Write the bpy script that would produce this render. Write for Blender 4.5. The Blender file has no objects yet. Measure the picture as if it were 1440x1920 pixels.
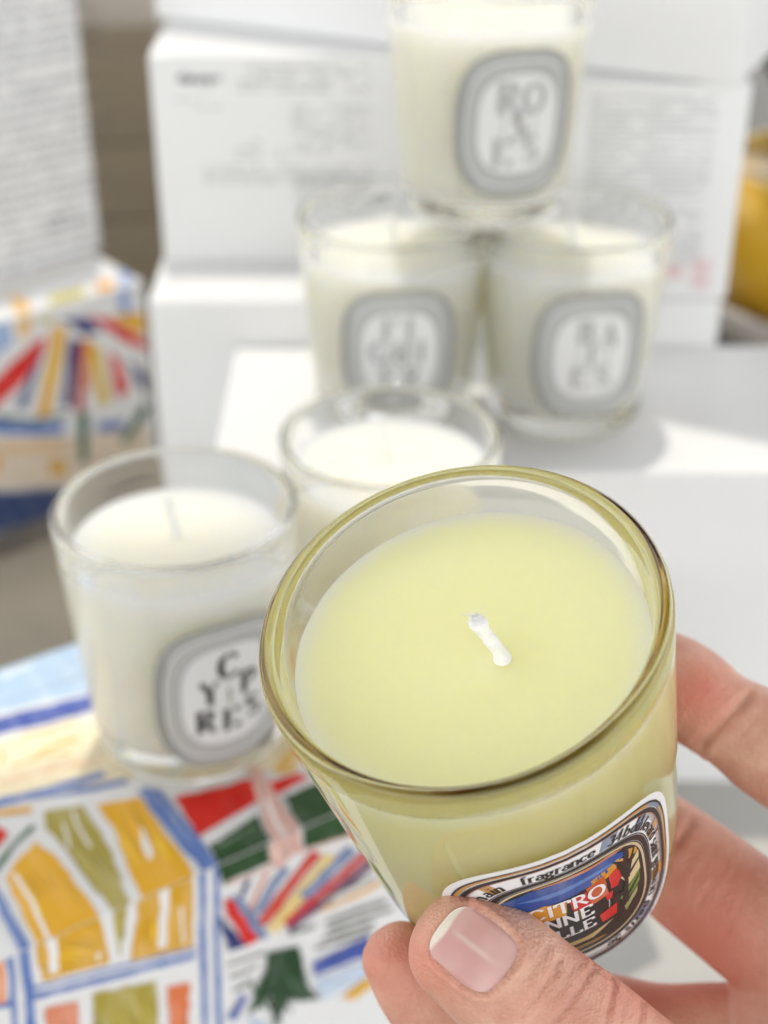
import bpy, bmesh, math, random
import numpy as np
from mathutils import Vector, Matrix, noise as mnoise
random.seed(7)
S = 0.01                      # all lengths below are in centimetres
C = bpy.context.scene.collection
SC = bpy.context.scene

# ------------------------------------------------------------------ camera
H = 35.5                      # height of the lens above the ground
PITCH = math.radians(31.0)
FPX = 2800.0                  # focal length in photo pixels (photo is 1440 wide)
cp, sp = math.cos(PITCH), math.sin(PITCH)
cam = bpy.data.cameras.new('camera')
cam_ob = bpy.data.objects.new('camera', cam)
C.objects.link(cam_ob)
cam_ob.location = (0, 0, H * S)
cam_ob.rotation_euler = (math.radians(90) - PITCH, 0, 0)
cam.sensor_fit = 'HORIZONTAL'
cam.sensor_width = 36.0
cam.lens = FPX / 1440 * 36.0
cam.clip_start = 0.005
cam.clip_end = 200
cam.dof.use_dof = True
cam.dof.focus_distance = 21.9 * S
cam.dof.aperture_fstop = 17.5
cam.dof.aperture_blades = 0
SC.camera = cam_ob

# ------------------------------------------------------------------ light
SUN = Vector((-0.03, 0.22, 0.955)).normalized()       # direction towards the sun
w = bpy.data.worlds.new('World')
SC.world = w
w.use_nodes = True
nt = w.node_tree
bg = nt.nodes['Background']
sky = nt.nodes.new('ShaderNodeTexSky')
sky.sky_type = 'NISHITA'
sky.sun_disc = False
sky.sun_elevation = math.asin(SUN.z)
sky.sun_rotation = math.atan2(SUN.x, SUN.y)
sky.air_density = 1.0
sky.dust_density = 0.4
sky.ozone_density = 0.6
hs = nt.nodes.new('ShaderNodeHueSaturation')
hs.inputs['Saturation'].default_value = 0.10
nt.links.new(sky.outputs[0], hs.inputs['Color'])
nt.links.new(hs.outputs[0], bg.inputs[0])
bg.inputs[1].default_value = 0.15
sl = bpy.data.lights.new('sun', 'SUN')
sl.energy = 0.6
sl.angle = math.radians(1.2)
sl.color = (1.0, 0.94, 0.83)
so = bpy.data.objects.new('sun', sl)
C.objects.link(so)
so.rotation_euler = SUN.to_track_quat('Z', 'Y').to_euler()
SC.view_settings.view_transform = 'Standard'
SC.view_settings.look = 'None'
SC.view_settings.gamma = 1.0
SC.view_settings.exposure = 1.57
SC.cycles.use_denoising = True
SC.cycles.max_bounces = 24
SC.cycles.transmission_bounces = 20
SC.cycles.transparent_max_bounces = 24
SC.cycles.diffuse_bounces = 6
SC.cycles.glossy_bounces = 8
SC.cycles.blur_glossy = 0.5
SC.cycles.sample_clamp_indirect = 4.0

# ------------------------------------------------------------------ geometry of the view
def cam2w(p):
    """camera coordinates (cm) -> world coordinates (cm)"""
    x, y, z = p
    return Vector((x, y * sp - z * cp, y * cp + z * sp + H))

def at(px, py, t):
    """point seen at photo pixel px,py at depth t (cm)"""
    return cam2w(((px - 720) / FPX * t, -(py - 960) / FPX * t, -t))

def ray(px, py):
    return cam2w(((px - 720) / FPX, -(py - 960) / FPX, -1.0)) - Vector((0, 0, H))

def on_z(px, py, z):
    d = ray(px, py)
    return Vector((0, 0, H)) + d * ((z - H) / d.z)

def on_plane(px, py, p0, n):
    d = ray(px, py)
    o = Vector((0, 0, H))
    return o + d * ((p0 - o).dot(n) / d.dot(n))

# ------------------------------------------------------------------ helpers
def tag(o, label=None, cat=None, group=None, kind=None):
    if label: o['label'] = label
    if cat: o['category'] = cat
    if group: o['group'] = group
    if kind: o['kind'] = kind
    return o

def link(name, me, parent=None):
    o = bpy.data.objects.new(name, me)
    C.objects.link(o)
    if parent: o.parent = parent
    return o

def empty(name, loc=(0, 0, 0)):
    o = bpy.data.objects.new(name, None)
    o.empty_display_size = 0.01
    C.objects.link(o)
    o.location = Vector(loc) * S
    return o

def mesh(name, verts, faces, mats, parent=None, smooth=False, fm=None):
    me = bpy.data.meshes.new(name)
    me.from_pydata([tuple(Vector(v) * S) for v in verts], [], faces)
    for m in (mats if isinstance(mats, (list, tuple)) else [mats]):
        me.materials.append(m)
    if fm: me.polygons.foreach_set('material_index', fm)
    if smooth: me.polygons.foreach_set('use_smooth', [True] * len(me.polygons))
    me.update()
    return link(name, me, parent)

def s2l(c):
    return tuple(((v / 255) / 12.92 if v / 255 <= 0.04045 else ((v / 255 + 0.055) / 1.055) ** 2.4) for v in c)

def nodes(name):
    m = bpy.data.materials.new(name)
    m.use_nodes = True
    return m, m.node_tree, m.node_tree.nodes['Principled BSDF']

def simple(name, col, rough=0.5, noise=0.0, scale=40, bump=0.0, bscale=200, spec=0.5):
    m, t, b = nodes(name)
    b.inputs['Base Color'].default_value = (*col, 1)
    b.inputs['Roughness'].default_value = rough
    b.inputs['Specular IOR Level'].default_value = spec
    tc = t.nodes.new('ShaderNodeTexCoord')
    if noise:
        n = t.nodes.new('ShaderNodeTexNoise'); n.inputs['Scale'].default_value = scale
        n.inputs['Detail'].default_value = 5
        t.links.new(tc.outputs['Object'], n.inputs['Vector'])
        mx = t.nodes.new('ShaderNodeMix'); mx.data_type = 'RGBA'
        mx.inputs[6].default_value = (*[c * (1 - noise) for c in col], 1)
        mx.inputs[7].default_value = (*[min(1, c * (1 + noise)) for c in col], 1)
        t.links.new(n.outputs['Fac'], mx.inputs[0])
        t.links.new(mx.outputs[2], b.inputs['Base Color'])
    if bump:
        n = t.nodes.new('ShaderNodeTexNoise'); n.inputs['Scale'].default_value = bscale
        n.inputs['Detail'].default_value = 3
        t.links.new(tc.outputs['Object'], n.inputs['Vector'])
        bp = t.nodes.new('ShaderNodeBump'); bp.inputs['Strength'].default_value = bump
        bp.inputs['Distance'].default_value = 0.0004
        t.links.new(n.outputs['Fac'], bp.inputs['Height'])
        t.links.new(bp.outputs[0], b.inputs['Normal'])
    return m

PAINTS = {}
def paint(rgb, streak=0.35):
    """brushed ink on coated card: the colour with drier, paler strokes in it"""
    key = (rgb, streak)
    if key in PAINTS: return PAINTS[key]
    m, t, b = nodes('ink')
    col = s2l(rgb)
    b.inputs['Roughness'].default_value = 0.45
    tc = t.nodes.new('ShaderNodeTexCoord')
    mp = t.nodes.new('ShaderNodeMapping')
    mp.inputs['Rotation'].default_value = (0.4, 0.3, 0.9 + (hash(rgb) % 7) * 0.2)
    mp.inputs['Scale'].default_value = (260, 40, 90)
    n = t.nodes.new('ShaderNodeTexNoise'); n.inputs['Scale'].default_value = 1.0
    n.inputs['Detail'].default_value = 4
    r = t.nodes.new('ShaderNodeValToRGB')
    r.color_ramp.elements[0].position = 0.42; r.color_ramp.elements[1].position = 0.72
    lite = [c + (0.8 - c) * streak * .65 for c in col]
    r.color_ramp.elements[0].color = (*[c * 0.92 for c in col], 1)
    r.color_ramp.elements[1].color = (*lite, 1)
    t.links.new(tc.outputs['Object'], mp.inputs[0]); t.links.new(mp.outputs[0], n.inputs['Vector'])
    t.links.new(n.outputs['Fac'], r.inputs[0]); t.links.new(r.outputs[0], b.inputs['Base Color'])
    PAINTS[key] = m
    return m

M_CARD = simple('white_coated_card', (0.80, 0.80, 0.79), 0.42, 0.02, 60, 0.05, 300)
M_TEXT = simple('grey_print', (0.10, 0.105, 0.115), 0.5)
M_TEXTD = simple('dark_print', (0.03, 0.035, 0.04), 0.5)
M_PINK = simple('pink_print', (0.75, 0.48, 0.48), 0.5)

def glass_mat():
    m, t, b = nodes('clear_glass')
    b.inputs['Base Color'].default_value = (0.985, 0.99, 0.985, 1)
    b.inputs['Roughness'].default_value = 0.0
    b.inputs['IOR'].default_value = 1.47
    b.inputs['Transmission Weight'].default_value = 1.0
    tc = t.nodes.new('ShaderNodeTexCoord'); n = t.nodes.new('ShaderNodeTexNoise'); n.inputs['Scale'].default_value = 75
    n.inputs['Detail'].default_value = 2
    t.links.new(tc.outputs['Object'], n.inputs['Vector'])
    bp = t.nodes.new('ShaderNodeBump'); bp.inputs['Strength'].default_value = .02; bp.inputs['Distance'].default_value = .0006
    t.links.new(n.outputs['Fac'], bp.inputs['Height']); t.links.new(bp.outputs[0], b.inputs['Normal'])
    return m
M_GLASS = glass_mat()
M_GLASS2 = glass_mat()
M_GLASS2.name = 'reflection_tint_glass'
_va = M_GLASS2.node_tree.nodes.new('ShaderNodeVolumeAbsorption')
_va.inputs['Color'].default_value = (0.74, 0.67, 0.38, 1); _va.inputs['Density'].default_value = 55  # tint stands in for brown reflections of the surroundings in the rim
M_GLASS2.node_tree.links.new(_va.outputs[0], M_GLASS2.node_tree.nodes['Material Output'].inputs['Volume'])

def wax_mat(name, col, col2, rad):
    m, t, b = nodes(name)
    tc = t.nodes.new('ShaderNodeTexCoord')
    n = t.nodes.new('ShaderNodeTexNoise'); n.inputs['Scale'].default_value = 45
    n.inputs['Detail'].default_value = 4
    mx = t.nodes.new('ShaderNodeMix'); mx.data_type = 'RGBA'
    mx.inputs[6].default_value = (*col, 1); mx.inputs[7].default_value = (*col2, 1)
    t.links.new(tc.outputs['Object'], n.inputs['Vector'])
    t.links.new(n.outputs['Fac'], mx.inputs[0])
    # paler bloom where the wax meets the glass, and faint frosting
    sx_ = t.nodes.new('ShaderNodeSeparateXYZ'); t.links.new(tc.outputs['Object'], sx_.inputs[0])
    cx_ = t.nodes.new('ShaderNodeCombineXYZ'); t.links.new(sx_.outputs[0], cx_.inputs[0]); t.links.new(sx_.outputs[1], cx_.inputs[1])
    ln = t.nodes.new('ShaderNodeVectorMath'); ln.operation = 'LENGTH'; t.links.new(cx_.outputs[0], ln.inputs[0])
    n3 = t.nodes.new('ShaderNodeTexNoise'); n3.inputs['Scale'].default_value = 120; n3.inputs['Detail'].default_value = 6
    t.links.new(tc.outputs['Object'], n3.inputs['Vector'])
    ma = t.nodes.new('ShaderNodeMath'); ma.operation = 'MULTIPLY_ADD'; ma.inputs[1].default_value = 0.003
    t.links.new(n3.outputs['Fac'], ma.inputs[0]); t.links.new(ln.outputs['Value'], ma.inputs[2])
    mr = t.nodes.new('ShaderNodeMapRange'); mr.inputs[1].default_value = 0.0242; mr.inputs[2].default_value = 0.0278
    mr.inputs[3].default_value = 0; mr.inputs[4].default_value = 0.35
    t.links.new(ma.outputs[0], mr.inputs[0])
    mp_ = t.nodes.new('ShaderNodeMix'); mp_.data_type = 'RGBA'
    mp_.inputs[7].default_value = (*[c + (0.94 - c) * .6 for c in col2], 1)
    t.links.new(mr.outputs[0], mp_.inputs[0]); t.links.new(mx.outputs[2], mp_.inputs[6])
    t.links.new(mp_.outputs[2], b.inputs['Base Color'])
    b.inputs['Roughness'].default_value = 0.42
    b.inputs['Specular IOR Level'].default_value = 0.35
    b.inputs['Subsurface Weight'].default_value = 1.0
    b.inputs['Subsurface Radius'].default_value = rad
    b.inputs['Subsurface Scale'].default_value = 0.028
    n2 = t.nodes.new('ShaderNodeTexNoise'); n2.inputs['Scale'].default_value = 900
    t.links.new(tc.outputs['Object'], n2.inputs['Vector'])
    bp = t.nodes.new('ShaderNodeBump'); bp.inputs['Strength'].default_value = 0.06
    bp.inputs['Distance'].default_value = 0.0003
    t.links.new(n2.outputs['Fac'], bp.inputs['Height']); t.links.new(bp.outputs[0], b.inputs['Normal'])
    return m
M_WAX = wax_mat('white_wax', (0.91, 0.875, 0.735), (0.93, 0.90, 0.78), (1.0, 0.9, 0.6))
M_YWAX = wax_mat('yellow_wax', (0.955, 0.88, 0.44), (0.965, 0.895, 0.49), (1.0, 0.95, 0.4))
M_WICK = simple('cotton_wick', (0.88, 0.87, 0.83), 0.8, 0.08, 900, 0.5, 1500)

# ------------------------------------------------------------------ stroke font with thick and thin strokes
def arc(cx, cy, rx, ry, a0, a1, n=10):
    return [(cx + rx * math.cos(math.radians(a0 + (a1 - a0) * i / n)), cy + ry * math.sin(math.radians(a0 + (a1 - a0) * i / n))) for i in range(n + 1)]
def sv(x, y, w=0.12): return [(x - w, y), (x + w, y)]
XH = 0.62
def _bowl(cx, r=0.22): return arc(cx, XH / 2, r, XH / 2 - .02, 0, 360, 16)
G = {
 'a': (.56, [arc(.25, .44, .16, .16, 150, 0, 6) + [(.41, .08), (.5, .02)], arc(.24, .18, .17, .17, 60, 330, 10)]),
 'b': (.6, [[(.12, 1), (.12, .02)], arc(.3, .3, .2, .29, 160, -170, 12), sv(.08, 1, .06)]),
 'c': (.5, [arc(.28, .31, .2, .29, 40, 320, 12)]),
 'd': (.6, [[(.46, 1), (.46, .02)], arc(.28, .3, .2, .29, 20, 350, 14), sv(.42, 1, .06), sv(.5, .02, .06)]),
 'e': (.52, [[(.08, .33), (.46, .33)] + arc(.27, .33, .19, .29, 0, 320, 12)]),
 'f': (.38, [arc(.28, .82, .13, .16, 40, 180, 6) + [(.15, .02)], sv(.17, XH, .13), sv(.15, .02, .1)]),
 'g': (.54, [arc(.24, .4, .17, .2, 0, 360, 12), [(.12, .2), (.2, .08)], arc(.26, -.1, .2, .16, 120, -240, 12), [(.38, .55), (.5, .6)]]),
 'i': (.28, [[(.14, XH), (.14, .02)], sv(.1, XH, .06), sv(.14, .02, .1), [(.14, .84), (.14, .92)]]),
 'l': (.28, [[(.14, 1), (.14, .02)], sv(.1, 1, .06), sv(.14, .02, .1)]),
 'n': (.6, [[(.12, XH), (.12, .02)], arc(.29, .42, .17, .19, 170, 0, 7) + [(.46, .02)], sv(.12, .02, .1), sv(.46, .02, .1), sv(.08, XH, .06)]),
 'm': (.9, [[(.12, XH), (.12, .02)], arc(.28, .42, .16, .19, 170, 0, 7) + [(.44, .02)], arc(.6, .42, .16, .19, 170, 0, 7) + [(.76, .02)], sv(.12, .02, .1), sv(.44, .02, .08), sv(.76, .02, .1), sv(.08, XH, .06)]),
 'o': (.56, [_bowl(.28)]),
 'p': (.6, [[(.12, XH), (.12, -.28)], arc(.3, .31, .2, .29, 160, -170, 12), sv(.12, -.28, .1)]),
 'r': (.42, [[(.12, XH), (.12, .02)], arc(.29, .42, .17, .19, 170, 60, 6), sv(.12, .02, .1), sv(.08, XH, .06)]),
 's': (.44, [arc(.22, .46, .13, .15, 50, 230, 7) + arc(.22, .16, .14, .15, 70, -140, 8)]),
 't': (.36, [[(.16, .82), (.16, .12)] + arc(.26, .12, .1, .1, 180, 300, 5), sv(.18, XH, .14)]),
 'u': (.6, [[(.12, XH), (.12, .2)] + arc(.28, .2, .16, .18, 180, 350, 7), [(.46, XH), (.46, .02)], sv(.08, XH, .06), sv(.42, XH, .06)]),
 'v': (.54, [[(.06, XH), (.27, .02)], ('t', [(.27, .02), (.48, XH)]), sv(.08, XH, .08), sv(.46, XH, .08)]),
 '3': (.5, [arc(.23, .74, .17, .22, 150, -90, 9), arc(.23, .26, .19, .26, 90, -150, 9)]),
 '4': (.56, [[(.38, 1), (.38, 0)], ('t', [(.38, 1), (.04, .3)]), [(.04, .3), (.52, .3)]]),
 '5': (.5, [[(.42, .98), (.14, .98)], [(.14, .98), (.12, .58)], arc(.22, .32, .2, .3, 120, -150, 10)]),
 ' ': (.34, []),
 '*': (.5, [('k', [(.25, .12), (.25, .5)])]),
 'A': (.8, [('t', [(.1, 0), (.4, 1)]), [(.4, 1), (.7, 0)], [(.22, .34), (.58, .34)], sv(.1, .01), sv(.7, .01)]),
 'B': (.72, [[(.16, 0), (.16, 1)], [(.08, .99), (.36, .99)] + arc(.36, .76, .2, .23, 90, -90, 8) + [(.16, .53)], arc(.36, .27, .26, .26, 90, -90, 8) + [(.08, .01)]]),
 'C': (.8, [arc(.42, .5, .34, .49, 40, 320, 18)]),
 'E': (.7, [[(.16, 0), (.16, 1)], [(.08, .99), (.6, .99), (.6, .82)], [(.16, .52), (.46, .52)], [(.08, .01), (.62, .01), (.62, .2)]]),
 'F': (.66, [[(.16, 0), (.16, 1)], [(.08, .99), (.6, .99), (.6, .82)], [(.16, .52), (.46, .52)], sv(.16, .01)]),
 'G': (.84, [arc(.42, .5, .34, .49, 45, 345, 18), [(.72, .42), (.72, .08)], sv(.68, .42, .12)]),
 'I': (.36, [[(.18, 0), (.18, 1)], sv(.18, .01), sv(.18, .99)]),
 'L': (.66, [[(.16, 0), (.16, 1)], [(.06, .01), (.58, .01), (.58, .22)], sv(.16, .99)]),
 'N': (.82, [('t', [(.14, 0), (.14, 1)]), [(.14, 1), (.68, 0)], ('t', [(.68, 0), (.68, 1)]), sv(.14, .01), sv(.68, .99), sv(.08, .99, .08)]),
 'O': (.86, [arc(.43, .5, .35, .49, 0, 360, 22)]),
 'P': (.66, [[(.16, 0), (.16, 1)], [(.08, .99), (.36, .99)] + arc(.36, .73, .24, .26, 90, -90, 9) + [(.16, .47)], sv(.16, .01)]),
 'R': (.76, [[(.16, 0), (.16, 1)], [(.08, .99), (.36, .99)] + arc(.36, .75, .22, .24, 90, -90, 9) + [(.16, .51)], [(.36, .5), (.68, .01)], sv(.16, .01), sv(.68, .01, .08)]),
 'S': (.62, [arc(.31, .74, .22, .25, 30, 240, 10) + arc(.31, .25, .24, .25, 70, -150, 10)]),
 'T': (.74, [[(.37, 0), (.37, 1)], [(.06, .8), (.06, .99), (.68, .99), (.68, .8)], sv(.37, .01)]),
 'U': (.8, [[(.16, 1), (.16, .3)] + arc(.4, .3, .24, .29, 180, 360, 9) + [(.64, 1)], sv(.16, .99), sv(.64, .99)]),
 'Y': (.76, [[(.08, 1), (.38, .48)], [(.38, .5), (.38, 0)], ('t', [(.38, .48), (.68, 1)]), sv(.1, .99), sv(.66, .99), sv(.38, .01)]),
}
G['\u00c8'] = (.7, G['E'][1] + [[(.26, 1.18), (.42, 1.08)]])
def glyph_quads(ch, thick=0.17, thin=0.05, sans=False):
    """list of quads (4 points each) in cap-height units, and the advance"""
    adv, strokes = G[ch]
    out = []
    for st in strokes:
        force = None
        if isinstance(st, tuple): force, st = st
        if sans and force == 't': force = None
        if sans and len(st) == 2 and st[0][1] == st[1][1] and abs(st[0][0] - st[1][0]) < .27: continue
        for (x0, y0), (x1, y1) in zip(st[:-1], st[1:]):
            L = math.hypot(x1 - x0, y1 - y0)
            if L < 1e-6: continue
            dx, dy = (x1 - x0) / L, (y1 - y0) / L
            wd = thin + (thick - thin) * abs(dy) ** 1.4
            if force == 't': wd = thin * 1.2
            if force == 'k': wd = thick * 2
            e = min(wd, L) * 0.18
            a, b = (x0 - dx * e, y0 - dy * e), (x1 + dx * e, y1 + dy * e)
            nx, ny = -dy * wd / 2, dx * wd / 2
            k = max(1, int(L / 0.34))
            for i in range(k):
                f0, f1 = i / k, (i + 1) / k
                p = (a[0] + (b[0] - a[0]) * f0, a[1] + (b[1] - a[1]) * f0)
                q = (a[0] + (b[0] - a[0]) * f1, a[1] + (b[1] - a[1]) * f1)
                out.append([(p[0] + nx, p[1] + ny), (p[0] - nx, p[1] - ny), (q[0] - nx, q[1] - ny), (q[0] + nx, q[1] + ny)])
    return out, adv

class Print:
    """flat print collected as faces in 2-D, later laid on a surface by a mapping (u, v, height) -> point"""
    def __init__(self):
        self.v, self.f, self.m, self.mats = [], [], [], []
        self.h = 0
    def mat(self, m):
        if m not in self.mats: self.mats.append(m)
        return self.mats.index(m)
    def poly(self, pts, m, h):
        i = len(self.v)
        self.v += [(x, y, h) for x, y in pts]
        self.f.append(list(range(i, i + len(pts)))); self.m.append(self.mat(m))
    def text(self, s, x, y, size, m, h, thick=0.17, thin=0.05, rot=0, slant=0, sx=1.0, sans=False):
        c, sn = math.cos(rot), math.sin(rot)
        pen = 0
        for ch in s:
            q, adv = glyph_quads(ch, thick, thin, sans)
            for quad in q:
                pts = []
                for gx, gy in quad:
                    X = (pen + gx + gy * slant) * size * sx; Y = gy * size
                    pts.append((x + X * c - Y * sn, y + X * sn + Y * c))
                self.poly(pts, m, h)
            pen += adv
        return pen * size * sx
    def build(self, name, fmap, parent, lift=0.002):
        return mesh(name, [fmap(x, y, h) for x, y, h in self.v], self.f, self.mats, parent, fm=self.m)

# ------------------------------------------------------------------ setting
M_GROUND = simple('beige_stone', (0.195, 0.175, 0.138), 0.6, 0.40, 22, 0.3, 90)
M_TABLE = simple('pale_marble', (0.45, 0.44, 0.41), 0.45, 0.12, 26, 0.05, 60)
mesh('ground', [(-900, -300, 0), (900, -300, 0), (900, 1500, 0), (-900, 1500, 0)], [(0, 1, 2, 3)], M_GROUND)['kind'] = 'structure'

def box_mesh(name, L, D, Hh, mat, parent=None, bev=0.06, loc=None, rot=0.0):
    """box from (0,0,0) to (L,D,Hh), bevelled"""
    bm = bmesh.new()
    bmesh.ops.create_cube(bm, size=1)
    for v in bm.verts:
        v.co = Vector(((v.co.x + .5) * L, (v.co.y + .5) * D, (v.co.z + .5) * Hh)) * S
    bmesh.ops.bevel(bm, geom=bm.edges[:], offset=bev * S, segments=2, affect='EDGES', profile=0.6)
    me = bpy.data.meshes.new(name); bm.to_mesh(me); bm.free()
    me.materials.append(mat)
    o = link(name, me, parent)
    if loc is not None:
        o.location = Vector(loc) * S; o.rotation_euler = (0, 0, rot)
    return o

tb = box_mesh('tabletop', 90, 70, 0.6, M_TABLE, bev=0.08, loc=(-9.0, -14, 0.0))
tb['kind'] = 'structure'

class Face:
    """a plane face: print given in photo pixels is laid on it at its real place"""
    def __init__(self, root, p0, eu, ev, n):
        self.root, self.p0, self.eu, self.ev, self.n = root, p0, eu.normalized(), ev.normalized(), n.normalized()
    def uv(self, px, py):
        d = on_plane(px, py, self.p0, self.n) - self.p0
        return d.dot(self.eu), d.dot(self.ev)
    def build(self, name, pr):
        inv = self.root.matrix_world.inverted()
        def f(u, v, h):
            p = self.p0 + self.eu * u + self.ev * v + self.n * (0.004 + 0.0012 * h)
            return (inv @ (p * S)) / S
        return pr.build(name, f, self.root)

def rough_poly(pts, amp, step=0.25):
    """hand-painted edge: subdivide and jitter"""
    out = []
    n = len(pts)
    for i in range(n):
        (x0, y0), (x1, y1) = pts[i], pts[(i + 1) % n]
        L = math.hypot(x1 - x0, y1 - y0)
        k = max(1, int(L / step))
        for j in range(k):
            f = j / k
            x, y = x0 + (x1 - x0) * f, y0 + (y1 - y0) * f
            a = amp if j else amp * 0.4
            out.append((x + random.uniform(-a, a), y + random.uniform(-a, a)))
    return out

def clip_uv(pts, umin, umax, vmin, vmax, snap=0):
    # the print runs round the box's front edge: patches that come close to it reach it
    if snap < 0: pts = [(u, vmin if v < vmin - snap else v) for u, v in pts]
    if snap > 0: pts = [(u, vmax if v > vmax - snap else v) for u, v in pts]
    return [(min(max(u, umin), umax), min(max(v, vmin), vmax)) for u, v in pts]

# ------------------------------------------------------------------ boxes
def new_box(name, corner, yaw, L, D, Hh, label, cat='box', group=None, mat=None, bev=0.06):
    o = box_mesh(name, L, D, Hh, mat or M_CARD, None, bev, corner, yaw)
    tag(o, label, cat, group)
    bpy.context.view_layer.update()
    cu, su = math.cos(yaw), math.sin(yaw)
    ex, ey, ez = Vector((cu, su, 0)), Vector((-su, cu, 0)), Vector((0, 0, 1))
    c = Vector(corner)
    front = Face(o, c, ex, ez, -ey)
    top = Face(o, c + ez * Hh, ex, ey, ez)
    return o, front, top

def art(face, items, lim, name='painted_picture'):
    pr = Print()
    h = 0
    for it in items:
        rgb, pts = it[0], it[1]
        stroke = it[2] if len(it) > 2 else 0
        st = it[3] if len(it) > 3 else 0.3
        m = paint(rgb, st)
        if stroke:
            P = [face.uv(*p) for p in pts]
            wd = stroke
            for i, ((x0, y0), (x1, y1)) in enumerate(zip(P[:-1], P[1:])):
                L = math.hypot(x1 - x0, y1 - y0) or 1e-6
                nx, ny = -(y1 - y0) / L * wd / 2, (x1 - x0) / L * wd / 2
                q = [(x0 + nx, y0 + ny), (x1 + nx, y1 + ny), (x1 - nx, y1 - ny), (x0 - nx, y0 - ny)]
                pr.poly(clip_uv(rough_poly(q, wd * .10), *lim), m, h)
        else:
            P = [face.uv(*p) for p in pts]
            q = rough_poly(P, 0.035)
            pr.poly(clip_uv(q, *lim), m, h)
            # brush strokes within the patch, lighter and darker runs of the same ink
            A = np.array(P); c0 = A.mean(0)
            ev, vec = np.linalg.eigh(np.cov((A - c0).T))
            mj, mn = vec[:, 1], vec[:, 0]
            lmj = np.abs((A - c0) @ mj).max(); lmn = np.abs((A - c0) @ mn).max()
            if rgb != WHT and lmn > .12:
                nl = int(3 + lmn * 4); lane = 1.24 * lmn / nl
                for k in range(nl):
                    off = ((k + .5) / nl * 2 - 1) * .62 * lmn; hl = random.uniform(.15, .55) * lmj; ce = random.uniform(-.3, .3) * lmj
                    sh = random.choice((.86, .92, 1.08, 1.16))
                    var = tuple(int(max(0, min(255, v * sh + (14 if sh > 1.1 else 0)))) for v in rgb)
                    wd = min(random.uniform(.03, .09), lane * .34)
                    p0_ = c0 + mn * off + mj * (ce - hl); p1_ = c0 + mn * (off + random.uniform(-.08, .08) * lane) + mj * (ce + hl)
                    nq = [tuple(p0_ + mn * wd * .4), tuple((p0_ + p1_) / 2 + mn * wd), tuple(p1_ + mn * wd * .2),
                          tuple(p1_ - mn * wd * .2), tuple((p0_ + p1_) / 2 - mn * wd), tuple(p0_ - mn * wd * .4)]
                    pr.poly(clip_uv(rough_poly(nq, min(.012, lane * .06)), *lim[:4]), paint(var, st), h + .5)
        h += 1
    return face.build(name, pr)

YEL, YEL2, OLI = (238, 178, 26), (222, 168, 28), (176, 160, 62)
BLU, BLU2, NAVY, LBL = (88, 122, 190), (66, 88, 170), (28, 38, 112), (186, 212, 238)
RED, GRN, PINK, ORA = (222, 26, 10), (30, 72, 26), (226, 178, 164), (224, 120, 50)
CRM, GREY, BGR = (246, 232, 196), (128, 130, 120), (120, 138, 178)
WHT = (244, 243, 240)

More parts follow.
